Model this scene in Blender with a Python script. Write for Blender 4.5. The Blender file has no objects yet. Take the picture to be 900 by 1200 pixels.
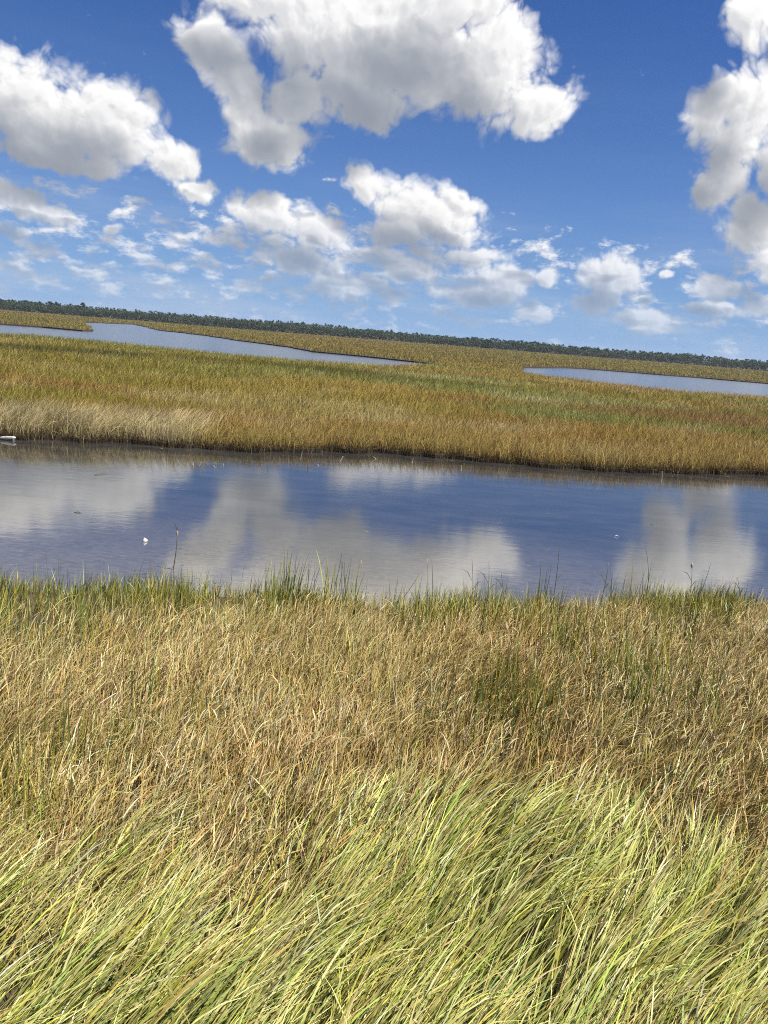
import bpy, math, random
import numpy as np
from mathutils import Matrix, Vector
from mathutils.geometry import tessellate_polygon

rng = np.random.default_rng(11)
random.seed(5)
scene = bpy.context.scene
COL = scene.collection

# ------------------------------------------------------------------ camera
EYE = np.array((0.0, 0.0, 4.0))
PITCH, ROLL = math.radians(12.9), math.radians(4.57)
FPX = 901.0                                   # focal length in pixels of a 900 x 1200 frame
CAMROT = Matrix.Rotation(math.radians(90) - PITCH, 3, 'X') @ Matrix.Rotation(ROLL, 3, 'Z')
cam = bpy.data.cameras.new('camera')
cam.sensor_fit = 'VERTICAL'
cam.sensor_height = 24.0
cam.sensor_width = 18.0
cam.lens = 24.0 * FPX / 1200.0
cam.clip_start, cam.clip_end = 0.1, 6000.0
cam_ob = bpy.data.objects.new('camera', cam)
cam_ob.matrix_world = Matrix.Translation(Vector(EYE)) @ CAMROT.to_4x4()
COL.objects.link(cam_ob)
scene.camera = cam_ob


def ray(px, py):
    v = CAMROT @ Vector(((px - 450) / FPX, (600 - py) / FPX, -1.0))
    return np.array(v.normalized())


def on_plane(px, py, z=0.0):
    d = ray(px, py)
    t = (z - EYE[2]) / d[2]
    return EYE + d * t


def sky_dir(px, py):
    d = ray(px, py)
    return math.degrees(math.atan2(d[0], d[1])), math.degrees(math.asin(d[2]))


# ------------------------------------------------------------------ sun
SUN_EL, SUN_AZ = math.radians(62), math.radians(108)      # azimuth clockwise from +Y (view direction)
sun_dir = Vector((math.sin(SUN_AZ) * math.cos(SUN_EL), math.cos(SUN_AZ) * math.cos(SUN_EL), math.sin(SUN_EL)))
sl = bpy.data.lights.new('sun', 'SUN')
sl.energy = 5.0
sl.angle = math.radians(0.53)
sl.color = (1.0, 0.955, 0.88)
so = bpy.data.objects.new('sun', sl)
so.rotation_euler = (-sun_dir).to_track_quat('-Z', 'Y').to_euler()
so.location = (0, 0, 50)
COL.objects.link(so)


# ------------------------------------------------------------------ node helpers
class NT:
    def __init__(self, tree):
        self.t = tree

    def node(self, typ, props=None, **ins):
        n = self.t.nodes.new(typ)
        for k, v in (props or {}).items():
            setattr(n, k, v)
        for k, v in ins.items():
            key = int(k[1:]) if k[0] == 'i' and k[1:].isdigit() else k.replace('_', ' ')
            self.put(n.inputs[key], v)
        return n

    def put(self, sock, v):
        if isinstance(v, bpy.types.NodeSocket):
            self.t.links.new(v, sock)
        elif hasattr(v, 'outputs'):
            self.t.links.new(v.outputs[0], sock)
        else:
            sock.default_value = v

    def math(self, op, a, b=None, c=None, clamp=False):
        n = self.t.nodes.new('ShaderNodeMath')
        n.operation = op
        n.use_clamp = clamp
        for i, v in enumerate((a, b, c)):
            if v is not None:
                self.put(n.inputs[i], v)
        return n.outputs[0]

    def vmath(self, op, a, b=None, s=None):
        n = self.t.nodes.new('ShaderNodeVectorMath')
        n.operation = op
        self.put(n.inputs[0], a)
        if b is not None:
            self.put(n.inputs[1], b)
        if s is not None:
            self.put(n.inputs['Scale'], s)
        return n.outputs['Value'] if op in ('LENGTH', 'DOT_PRODUCT', 'DISTANCE') else n.outputs[0]

    def noise(self, vec, scale, detail=6, rough=0.55, dist=0.0, out=0, dims='3D', lac=2.0):
        n = self.t.nodes.new('ShaderNodeTexNoise')
        n.noise_dimensions = dims
        self.put(n.inputs['Vector'], vec)
        n.inputs['Scale'].default_value = scale
        n.inputs['Detail'].default_value = detail
        n.inputs['Roughness'].default_value = rough
        n.inputs['Distortion'].default_value = dist
        n.inputs['Lacunarity'].default_value = lac
        return n.outputs[out]

    def mix(self, f, a, b):
        n = self.t.nodes.new('ShaderNodeMix')
        n.data_type = 'RGBA'
        self.put(n.inputs[0], f)
        self.put(n.inputs[6], a)
        self.put(n.inputs[7], b)
        return n.outputs[2]

    def mixf(self, f, a, b):
        n = self.t.nodes.new('ShaderNodeMix')
        n.data_type = 'FLOAT'
        self.put(n.inputs[0], f)
        self.put(n.inputs[2], a)
        self.put(n.inputs[3], b)
        return n.outputs[0]

    def ramp(self, v, lo, hi, a=0.0, b=1.0, interp='SMOOTHSTEP'):
        n = self.t.nodes.new('ShaderNodeMapRange')
        n.interpolation_type = interp
        self.put(n.inputs[0], v)
        for i, x in enumerate((lo, hi, a, b)):
            self.put(n.inputs[i + 1], x)
        return n.outputs[0]


# ------------------------------------------------------------------ sky: Nishita + procedural cumulus
# each cumulus heap: direction (given by where it stands in the photograph's sky) and angular size
HEAPS = [
    # left heap
    (30, 118, 92, 68, 8), (120, 140, 82, 58, 24), (200, 186, 44, 30, 14), (-60, 120, 80, 70, 0), (60, 185, 100, 20, 10), (55, 145, 110, 48, 8),
    # great upper heap and its left arm
    (480, 60, 150, 76, 8), (385, 40, 120, 70, 10), (545, 95, 112, 62, 8), (622, 128, 50, 34, 0),
    (520, 0, 90, 60, 0), (420, 105, 100, 46, 6), (348, 112, 40, 38, 10), (345, 50, 40, 28, 0), (580, 50, 60, 60, 0), (270, 95, 92, 34, 58), (318, 162, 62, 40, 14), (310, 0, 80, 42, 10), (238, 50, 40, 25, 50),
    # single puffs left
    (228, 224, 32, 16, 10), (20, 232, 52, 20, 14), (70, 256, 34, 16, 20), (134, 268, 13, 11, 0), (-40, 225, 50, 26, 0),
    # middle heaps
    (318, 254, 58, 27, 10), (372, 276, 44, 24, 14), (350, 306, 62, 20, 8), (398, 336, 46, 20, 8),
    (428, 216, 36, 23, 30), (500, 252, 76, 36, 20), (532, 234, 40, 20, 30), (462, 274, 44, 20, 4), (556, 300, 48, 11, 6),
    (484, 317, 40, 19, 6), (590, 326, 48, 22, 8), (556, 344, 60, 16, 6), (625, 368, 30, 11, 6), (640, 330, 16, 14, 0),
    # right
    (828, 128, 34, 46, 60), (880, 120, 52, 56, 0), (848, 205, 38, 48, 10), (885, 262, 42, 48, 20), (885, 28, 46, 36, 0), (930, 180, 50, 70, 0), (860, 165, 40, 50, 10), (905, 305, 34, 26, 20),
    (716, 326, 41, 28, 0), (700, 352, 34, 16, 4), (752, 372, 44, 13, 8), (835, 337, 40, 18, 6), (838, 362, 42, 13, 6), (780, 325, 12, 7, 0),
    (765, 386, 34, 9, 6), (895, 357, 30, 16, 6),
    # beyond the frame, so that the sky goes on
    (1080, 220, 90, 50, 6), (1010, 330, 60, 24, 4), (-220, 200, 110, 50, 6), (-180, 300, 80, 24, 4),
]

world = bpy.data.worlds.new('World')
scene.world = world
world.use_nodes = True
wt = world.node_tree
wt.nodes.clear()


def blob_params(cx, cy, rx, ry, rot):
    c = np.array(sky_dir(cx, cy))
    r = math.radians(rot)
    a = np.array(sky_dir(cx + rx * math.cos(r), cy + rx * math.sin(r))) - c
    b = np.array(sky_dir(cx - ry * math.sin(r), cy + ry * math.cos(r))) - c
    ca = math.cos(math.radians(c[1]))
    return c, np.hypot(*a), np.hypot(*b), math.atan2(a[1], a[0])


def cloud_group(name, heaps, detail, fine):
    """thickness of cloud in the direction P = (azimuth, elevation) in degrees; below zero is clear sky"""
    grp = bpy.data.node_groups.new(name, 'ShaderNodeTree')
    grp.interface.new_socket('P', in_out='INPUT', socket_type='NodeSocketVector')
    grp.interface.new_socket('Density', in_out='OUTPUT', socket_type='NodeSocketFloat')
    g = NT(grp)
    gin = grp.nodes.new('NodeGroupInput')
    gout = grp.nodes.new('NodeGroupOutput')
    P = gin.outputs[0]
    sep = g.node('ShaderNodeSeparateXYZ', None, Vector=P)
    el_s = sep.outputs[1]
    warp = g.vmath('SUBTRACT', g.noise(P, 0.16, 3, 0.55, out=1, dims='2D'), (0.5, 0.5, 0.5))
    amp = g.ramp(el_s, 3.0, 18.0, 0.8, 3.2, 'LINEAR')
    Pw = g.vmath('ADD', P, g.vmath('SCALE', warp, s=amp))
    pws = g.node('ShaderNodeSeparateXYZ', None, Vector=Pw)
    X, Y = pws.outputs[0], pws.outputs[1]
    acc = None
    for h in heaps:
        c, ra, rb, rot = blob_params(*h)
        ra, rb = ra * 1.10, rb * 1.10
        cr, sr = math.cos(rot), math.sin(rot)
        # ellipse: squared distance in units of its radii (the running minimum is threaded through, times zero,
        # so that the node compiler walks the heaps one after the other)
        k1 = -(cr * c[0] + sr * c[1]) / ra
        k2 = -(-sr * c[0] + cr * c[1]) / rb
        y0 = g.math('MULTIPLY_ADD', acc, 0.0, k1) if acc is not None else k1
        u = g.math('MULTIPLY_ADD', X, cr / ra, g.math('MULTIPLY_ADD', Y, sr / ra, y0))
        y1 = g.math('MULTIPLY_ADD', u, 0.0, k2)
        v = g.math('MULTIPLY_ADD', X, -sr / rb, g.math('MULTIPLY_ADD', Y, cr / rb, y1))
        q = g.math('MULTIPLY_ADD', v, v, g.math('MULTIPLY', u, u))
        acc = q if acc is None else g.math('SMOOTH_MIN', acc, q, 0.3)
    env = g.math('SUBTRACT', 1.0, g.math('SQRT', g.math('MAXIMUM', acc, 0.0)))
    env = g.math('MAXIMUM', env, -1.2)
    low = g.ramp(el_s, 6.0, 13.0, 1.0, 0.0)
    nb = g.noise(Pw, 0.24, detail, 0.57, dims='2D')
    ns = g.noise(Pw, 0.62, detail - 1, 0.60, dims='2D')
    nn = g.mixf(low, nb, ns)
    den = g.math('ADD', g.math('MULTIPLY', env, 2.5), g.math('MULTIPLY', g.math('SUBTRACT', nn, 0.5), 2.0))
    if fine:
        vor = grp.nodes.new('ShaderNodeTexVoronoi')
        vor.feature = 'F1'
        vor.voronoi_dimensions = '2D'
        grp.links.new(Pw, vor.inputs['Vector'])
        vor.inputs['Scale'].default_value = 0.75
        vor.inputs['Detail'].default_value = 2.0
        vor.inputs['Roughness'].default_value = 0.55
        d2 = g.math('MULTIPLY', vor.outputs['Distance'], vor.outputs['Distance'])
        den = g.math('ADD', den, g.math('MULTIPLY', g.math('SUBTRACT', 0.22, d2), 0.45))
    # the rows of small far puffs low above the horizon
    st = g.vmath('MULTIPLY', Pw, (1.0, 2.1, 1.0))
    nf = g.noise(st, 0.46, detail - 2, 0.6, dims='2D')
    cov = g.noise(P, 0.05, 1, 0.5, dims='2D')
    side = g.ramp(sep.outputs[0], -8.0, 14.0, 0.0, 0.025)
    thr_lo = g.ramp(el_s, 0.5, 3.2, 0.10, 0.0)
    thr_hi = g.ramp(el_s, 5.6, 10.5, 0.0, 0.34)
    thr = g.math('ADD', g.math('ADD', 0.430, side), g.math('ADD', thr_lo, thr_hi))
    thr = g.math('ADD', thr, g.math('MULTIPLY', g.math('SUBTRACT', 0.5, cov), 0.3))
    dsm = g.math('MULTIPLY', g.math('SUBTRACT', nf, thr), 4.2)
    den = g.math('SMOOTH_MAX', den, dsm, 0.15)
    grp.links.new(den, gout.inputs[0])
    return grp


GRP_FINE = cloud_group('cloud_density', HEAPS, 9, True)
GRP_LIT = cloud_group('cloud_thickness', HEAPS, 3, False)

w = NT(wt)
tc = wt.nodes.new('ShaderNodeTexCoord')
ws = w.node('ShaderNodeSeparateXYZ', None, Vector=tc.outputs['Generated'])
DEG = 180 / math.pi
az = w.math('MULTIPLY', w.math('ARCTAN2', ws.outputs[0], ws.outputs[1]), DEG)
el = w.math('MULTIPLY', w.math('ARCSINE', ws.outputs[2]), DEG)
Pn = w.node('ShaderNodeCombineXYZ', None, X=az, Y=el).outputs[0]


def dens(vec, grp=None):
    n = wt.nodes.new('ShaderNodeGroup')
    n.node_tree = grp or GRP_LIT
    wt.links.new(vec, n.inputs[0])
    return n.outputs[0]


kel = w.ramp(el, 2.0, 20.0, 0.35, 1.0, 'LINEAR')
D0 = dens(Pn, GRP_FINE)
L1 = w.vmath('SCALE', (0.62, 0.80, 0.0), s=w.math('MULTIPLY', kel, 0.75))
L2 = w.vmath('SCALE', (0.52, 0.86, 0.0), s=w.math('MULTIPLY', kel, 5.0))
D1 = dens(w.vmath('ADD', Pn, L1), GRP_FINE)
D2 = dens(w.vmath('ADD', Pn, L2))
alpha = w.ramp(D0, -0.12, 0.95)
relief = w.ramp(w.math('SUBTRACT', D0, D1), -0.45, 0.45, 0.80, 1.10, 'LINEAR')
tau = w.math('ADD', w.math('MULTIPLY', w.math('MAXIMUM', D2, 0.0), 0.95), w.math('MULTIPLY', w.math('MAXIMUM', D1, 0.0), 0.16))
T = w.math('MULTIPLY', w.math('EXPONENT', w.math('MULTIPLY', tau, -1.0)), relief)
T = w.math('MINIMUM', T, 1.0)
CLOUD_DARK, CLOUD_LIT = (2.7, 3.05, 3.7, 1), (10.3, 10.2, 10.1, 1)
ccol = w.mix(T, CLOUD_DARK, CLOUD_LIT)
sky = wt.nodes.new('ShaderNodeTexSky')
sky.sky_type = 'NISHITA'
sky.sun_disc = False
sky.sun_elevation = SUN_EL
sky.sun_rotation = SUN_AZ
sky.altitude = 0
sky.air_density = 1.0
sky.dust_density = 0.2
sky.ozone_density = 3.0
deep = w.mix(1.0, sky.outputs[0], (0.135, 0.39, 0.84, 1))
deep.node.blend_type = 'MULTIPLY'
# pale humid air low over the marsh
hz = w.math('EXPONENT', w.math('MULTIPLY', w.math('MAXIMUM', el, 0.0), -1 / 9.0))
skyc = w.mix(w.math('MULTIPLY', hz, 0.97), deep, (3.25, 4.95, 7.8, 1))
# humid air: clouds pale into the sky near the horizon
thin = w.ramp(el, 0.6, 8.0, 0.32, 1.0, 'LINEAR')
alpha2 = w.math('MULTIPLY', alpha, thin)
# thin veil and wisps
wis = w.noise(w.vmath('MULTIPLY', Pn, (0.06, 0.35, 1.0)), 1.0, 6, 0.6)
veil = w.math('MULTIPLY', w.ramp(wis, 0.42, 0.75, 0.0, 0.42), w.ramp(el, 1.0, 12.0, 1.0, 0.05))
skyv = w.mix(veil, skyc, (6.0, 6.6, 7.6, 1))
final = w.mix(alpha2, skyv, ccol)
bg = w.node('ShaderNodeBackground', None, Color=final, Strength=0.0575)
wo = wt.nodes.new('ShaderNodeOutputWorld')
wt.links.new(bg.outputs[0], wo.inputs[0])
world.cycles.sampling_method = 'MANUAL'
world.cycles.sample_map_resolution = 512


# ------------------------------------------------------------------ materials
def new_mat(name):
    m = bpy.data.materials.new(name)
    m.use_nodes = True
    m.node_tree.nodes.clear()
    n = NT(m.node_tree)
    out = m.node_tree.nodes.new('ShaderNodeOutputMaterial')
    return m, n, out


def grass_mat(name, rough=0.42, trans=0.30, spec=0.5):
    m, n, out = new_mat(name)
    at = n.node('ShaderNodeAttribute', {'attribute_name': 'Col'})
    pr = n.node('ShaderNodeBsdfPrincipled', None, Base_Color=at.outputs[0], Roughness=rough)
    pr.inputs['Specular IOR Level'].default_value = spec
    tr = n.node('ShaderNodeBsdfTranslucent', None, Color=n.node('ShaderNodeHueSaturation', None, Saturation=1.1, Value=1.0, Color=at.outputs[0]).outputs[0])
    mx = n.node('ShaderNodeMixShader', None, i0=trans, i1=pr.outputs[0], i2=tr.outputs[0])
    m.node_tree.links.new(mx.outputs[0], out.inputs[0])
    return m


def soil_mat(name, c1, c2, scale, bump=0.3):
    m, n, out = new_mat(name)
    gc = n.node('ShaderNodeNewGeometry').outputs['Position']
    f = n.noise(gc, scale, 8, 0.6)
    colr = n.mix(n.ramp(f, 0.35, 0.65), c1 + (1,), c2 + (1,))
    bmp = n.node('ShaderNodeBump', None, Strength=bump, Distance=0.05, Height=f)
    pr = n.node('ShaderNodeBsdfPrincipled', None, Base_Color=colr, Roughness=0.85, Normal=bmp.outputs[0])
    m.node_tree.links.new(pr.outputs[0], out.inputs[0])
    return m


def water_mat(name, c1, c2, ripple, fine, rough, ior):
    m, n, out = new_mat(name)
    gc = n.node('ShaderNodeNewGeometry').outputs['Position']
    pa = n.vmath('MULTIPLY', gc, (0.9, 2.6, 1.0))
    h1 = n.noise(pa, 1.6, 3, 0.5)
    h2 = n.noise(n.vmath('MULTIPLY', gc, (3.0, 7.5, 1.0)), 1.9, 4, 0.55)
    patch = n.ramp(n.noise(n.vmath('MULTIPLY', gc, (0.10, 0.34, 1.0)), 1.0, 3, 0.5), 0.38, 0.62, 0.25, 1.0)
    hh = n.math('ADD', n.math('MULTIPLY', h1, ripple), n.math('MULTIPLY', n.math('MULTIPLY', h2, fine), patch))
    bmp = n.node('ShaderNodeBump', None, Strength=1.0, Distance=1.0, Height=hh)
    f = n.noise(n.vmath('MULTIPLY', gc, (0.5, 1.3, 1.0)), 1.1, 9, 0.68)
    colr = n.mix(n.ramp(f, 0.36, 0.66), c1 + (1,), c2 + (1,))
    if name == 'creek_water':
        # the mud shows through where it shoals towards the near bank
        sp = n.node('ShaderNodeSeparateXYZ', None, Vector=gc)
        depth = n.math('ADD', sp.outputs[1], n.math('MULTIPLY', n.noise(gc, 0.5, 4, 0.6), 3.0))
        shoal = n.ramp(depth, 12.0, 19.0, 1.0, 0.0)
        silt = n.ramp(n.noise(n.vmath('MULTIPLY', gc, (1.0, 2.0, 1.0)), 5.0, 7, 0.7), 0.35, 0.65, 0.55, 1.0)
        colr = n.mix(n.math('MULTIPLY', shoal, silt), colr, (0.17, 0.148, 0.108, 1))
    pr = n.node('ShaderNodeBsdfPrincipled', None, Base_Color=colr, Roughness=rough, IOR=ior, Normal=bmp.outputs[0])
    m.node_tree.links.new(pr.outputs[0], out.inputs[0])
    return m


def plain_mat(name, c1, c2=None, rough=0.6, scale=40.0):
    m, n, out = new_mat(name)
    tcn = n.node('ShaderNodeTexCoord').outputs['Object']
    f = n.noise(tcn, scale, 5, 0.6)
    colr = n.mix(n.ramp(f, 0.35, 0.65), c1 + (1,), (c2 or c1) + (1,))
    pr = n.node('ShaderNodeBsdfPrincipled', None, Base_Color=colr, Roughness=rough)
    m.node_tree.links.new(pr.outputs[0], out.inputs[0])
    return m


M_BLADE = grass_mat('cordgrass_blades', 0.42, 0.13, 0.35)
M_DRY = grass_mat('dry_grass_stems', 0.55, 0.10, 0.25)
M_FAR = grass_mat('far_grass', 0.7, 0.15, 0.15)
M_LEAF = grass_mat('tree_leaves', 0.7, 0.15, 0.2)
M_MUD = soil_mat('marsh_mud', (0.030, 0.022, 0.013), (0.07, 0.05, 0.028), 6.0)
M_PEAT = soil_mat('marsh_peat', (0.045, 0.032, 0.016), (0.11, 0.08, 0.035), 0.8)
M_CREEK = water_mat('creek_water', (0.021, 0.021, 0.020), (0.042, 0.040, 0.036), 0.0009, 0.0008, 0.06, 4.6)
M_RIVER = water_mat('river_water', (0.055, 0.056, 0.06), (0.08, 0.078, 0.076), 0.03, 0.006, 0.15, 1.55)
M_WHITE = plain_mat('weathered_white', (0.66, 0.66, 0.62), (0.48, 0.47, 0.43), 0.5, 20)
M_GREY = plain_mat('dark_grime', (0.10, 0.10, 0.09), (0.18, 0.17, 0.15), 0.7, 20)
M_STRAW = plain_mat('bleached_straw', (0.42, 0.36, 0.25), (0.28, 0.22, 0.13), 0.6, 30)
M_DARKSTEM = plain_mat('dark_reed', (0.055, 0.05, 0.03), (0.10, 0.085, 0.045), 0.6, 30)
M_GREENSTEM = plain_mat('green_reed', (0.10, 0.13, 0.035), (0.17, 0.18, 0.06), 0.5, 30)
M_GRASSBEAD = plain_mat('dark_bead', (0.03, 0.022, 0.018), (0.06, 0.045, 0.03), 0.5, 30)
M_BARK = plain_mat('pine_bark', (0.10, 0.075, 0.055), (0.16, 0.13, 0.10), 0.9, 3)


# ------------------------------------------------------------------ tags and meshes
def tag(o, label=None, cat=None, group=None, kind=None):
    if label:
        o['label'] = label
    if cat:
        o['category'] = cat
    if group:
        o['group'] = group
    if kind:
        o['kind'] = kind
    return o


def fast_mesh(name, verts, faces, mat, cols=None, smooth=False, parent=None):
    verts = np.ascontiguousarray(verts, dtype=np.float32).reshape(-1, 3)
    faces = np.ascontiguousarray(faces, dtype=np.int32)
    nf, k = faces.shape
    me = bpy.data.meshes.new(name)
    me.vertices.add(len(verts))
    me.vertices.foreach_set('co', verts.ravel())
    me.loops.add(nf * k)
    me.loops.foreach_set('vertex_index', faces.ravel())
    me.polygons.add(nf)
    me.polygons.foreach_set('loop_start', np.arange(0, nf * k, k, dtype=np.int32))
    me.polygons.foreach_set('loop_total', np.full(nf, k, dtype=np.int32))
    if smooth:
        me.polygons.foreach_set('use_smooth', np.ones(nf, dtype=bool))
    if cols is not None:
        c4 = np.ones((len(verts), 4), dtype=np.float32)
        c4[:, :3] = cols.reshape(-1, 3) * 0.74
        ca = me.color_attributes.new('Col', 'FLOAT_COLOR', 'POINT')
        ca.data.foreach_set('color', c4.ravel())
    me.update(calc_edges=True)
    me.materials.append(mat)
    o = bpy.data.objects.new(name, me)
    COL.objects.link(o)
    if parent is not None:
        o.parent = parent
    return o


# ------------------------------------------------------------------ numpy noise
_TAB = rng.random((256, 256))


def vnoise(x, y, s, ox=0.0):
    x = x * s + 37.3 + ox
    y = y * s + 11.7 + ox * 1.7
    xi, yi = np.floor(x).astype(int), np.floor(y).astype(int)
    fx, fy = x - xi, y - yi
    fx, fy = fx * fx * (3 - 2 * fx), fy * fy * (3 - 2 * fy)
    a = _TAB[xi % 256, yi % 256]
    b = _TAB[(xi + 1) % 256, yi % 256]
    c = _TAB[xi % 256, (yi + 1) % 256]
    d = _TAB[(xi + 1) % 256, (yi + 1) % 256]
    return (a * (1 - fx) + b * fx) * (1 - fy) + (c * (1 - fx) + d * fx) * fy


def fbm(x, y, s, ox=0.0, octs=4):
    v, a, t = 0, 1.0, 0
    for i in range(octs):
        v = v + a * vnoise(x, y, s * 2 ** i, ox + i * 19.1)
        t += a
        a *= 0.5
    return v / t


def sstep(v, lo, hi):
    t = np.clip((v - lo) / (hi - lo), 0, 1)
    return t * t * (3 - 2 * t)


def inside(poly, x, y):
    p = np.asarray(poly)
    r = np.zeros(len(x), dtype=bool)
    j = len(p) - 1
    for i in range(len(p)):
        xi, yi, xj, yj = p[i, 0], p[i, 1], p[j, 0], p[j, 1]
        cnd = ((yi > y) != (yj > y))
        xx = (xj - xi) * (y - yi) / ((yj - yi) if yj != yi else 1e-9) + xi
        r ^= cnd & (x < xx)
        j = i
    return r


# ------------------------------------------------------------------ shorelines, as points on the marsh plane
def line(pts, z):
    return [tuple(on_plane(px, py, z)[:2]) for px, py in pts]


def rough_line(pts, step, ampl, seed):
    out = []
    for (a, b) in zip(pts[:-1], pts[1:]):
        a, b = np.array(a), np.array(b)
        L = np.hypot(*(b - a))
        k = max(1, int(L / step))
        for i in range(k):
            out.append(a + (b - a) * i / k)
    out.append(np.array(pts[-1]))
    out = np.array(out)
    n1 = fbm(out[:, 0], out[:, 1], 0.35 / step, seed, 3) - 0.5
    n2 = fbm(out[:, 0], out[:, 1], 0.35 / step, seed + 50, 3) - 0.5
    out[1:-1, 0] += n1[1:-1] * ampl * 2
    out[1:-1, 1] += n2[1:-1] * ampl * 2
    return [tuple(p) for p in out]


near_edge = line([(-250, 672), (-120, 680), (0, 684), (100, 682), (250, 688), (400, 700), (500, 712), (600, 714), (700, 707), (800, 704), (900, 706), (1050, 716), (1200, 728)], 0.22)
near_edge = rough_line(near_edge, 0.25, 0.28, 3.0)
far_bank = line([(-300, 494), (0, 514.5), (75, 516), (150, 520), (215, 526), (300, 529), (450, 530), (550, 540), (650, 548), (775, 555), (900, 557), (1250, 580)], 0.0)
far_bank = rough_line(far_bank, 0.3, 0.5, 9.0)
# river: near edge (seen over the grass tops of the middle marsh) and far edge
riv_near = line([(-330, 372), (0, 387.5), (35, 389), (150, 400), (250, 410), (350, 418.6), (420, 422.8), (462, 425.2)], 0.72) + line([(516, 428.4)], 0.0)
riv_far = line([(515, 427.9), (480, 424.2), (450, 420.8), (370, 412.7), (340, 407.5), (320, 405), (240, 393.5), (185, 387.0), (168, 382.5), (155, 380), (100, 377)], 0.0)
riv_isl = line([(99, 378), (103, 384), (111, 388.6), (100, 388.6), (50, 384), (0, 380.5), (-330, 358)], 0.0)
riv_far = rough_line(riv_far, 4.0, 2.2, 1.0)
riv_isl = rough_line(riv_isl, 3.0, 1.2, 2.0)
right_far = line([(613, 431.0), (640, 431.2), (665, 431.6), (690, 433), (730, 436), (780, 440), (820, 443), (900, 450), (1250, 474)], 0.0)
right_near = line([(612, 433.5), (640, 437.5), (675, 441), (750, 450), (800, 455), (850, 458.5), (900, 461.5), (1250, 486)], 0.72)
right_far = rough_line(right_far, 4.0, 1.6, 4.0)

P_NEAR = [(-30, -6)] + near_edge + [(30, -6)]
P_MID = far_bank + [(150, 60)] + right_near[::-1] + riv_near[::-1]
fl = on_plane(-330, 330, 0.0)
P_FAR = riv_far + [(-260, 420)] + [(-1500, 420), (-1500, 2600), (1700, 2600), (1700, 150)] + right_far[::-1] + [tuple(on_plane(600, 431.5, 0.3)[:2]), tuple(on_plane(540, 431, 0.3)[:2])]
P_ISL = riv_isl + [(-1500, riv_isl[-1][1]), (-1500, 425), (-120, 425)]
P_JOIN = [riv_near[-1], riv_near[-2], (riv_near[-2][0] - 3, riv_near[-2][1] - 10), tuple(on_plane(640, 452, 0.2)[:2]), right_near[1], right_near[0], right_far[0],
          tuple(on_plane(575, 427, 0.2)[:2]), tuple(on_plane(540, 424.5, 0.2)[:2]), riv_far[0]]


def land(name, poly, top, label):
    pts = [Vector((x, y, 0)) for x, y in poly]
    tris = tessellate_polygon([pts])
    n = len(poly)
    v = [(x, y, top) for x, y in poly] + [(x, y, -0.5) for x, y in poly]
    me = bpy.data.meshes.new(name)
    fs = [tuple(t) for t in tris] + [(i, (i + 1) % n, n + (i + 1) % n, n + i) for i in range(n)]
    me.from_pydata(v, [], fs)
    me.update()
    import bmesh
    bm = bmesh.new()
    bm.from_mesh(me)
    bmesh.ops.recalc_face_normals(bm, faces=bm.faces)
    bm.to_mesh(me)
    bm.free()
    me.materials.append(M_MUD)
    o = bpy.data.objects.new(name, me)
    COL.objects.link(o)
    return tag(o, label, 'ground', kind='structure')


land('marsh_ground', P_NEAR, 0.10, 'dark mud floor under the grass on the near side of the creek')
land('marsh_ground', P_MID, 0.12, 'dark peat floor under the golden marsh between creek and river')
land('marsh_ground', P_FAR, 0.20, 'flat marsh ground running beyond the river to the woods')
land('marsh_ground', P_ISL, 0.26, 'marsh ground of the spit at the far left of the river')
land('marsh_ground', P_JOIN, 0.124, 'narrow neck of marsh ground between the two river reaches')


def sheet(name, x0, x1, y0, y1, z, mat, label, cat):
    me = bpy.data.meshes.new(name)
    me.from_pydata([(x0, y0, z), (x1, y0, z), (x1, y1, z), (x0, y1, z)], [], [(0, 1, 2, 3)])
    me.materials.append(mat)
    o = bpy.data.objects.new(name, me)
    COL.objects.link(o)
    return tag(o, label, cat, kind='structure')


sheet('ground', -1800, 1800, -400, 2700, -0.45, M_MUD, 'mud bed lying beneath the creek and the whole marsh', 'ground')
sheet('creek_water', -120, 120, -20, 55, 0.0, M_CREEK, 'calm creek mirroring clouds in front of the near grass', 'water')
sheet('river_water', -1600, 1600, 60, 900, 0.0, M_RIVER, 'pale rippled river crossing the marsh below the distant woods', 'water')


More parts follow.
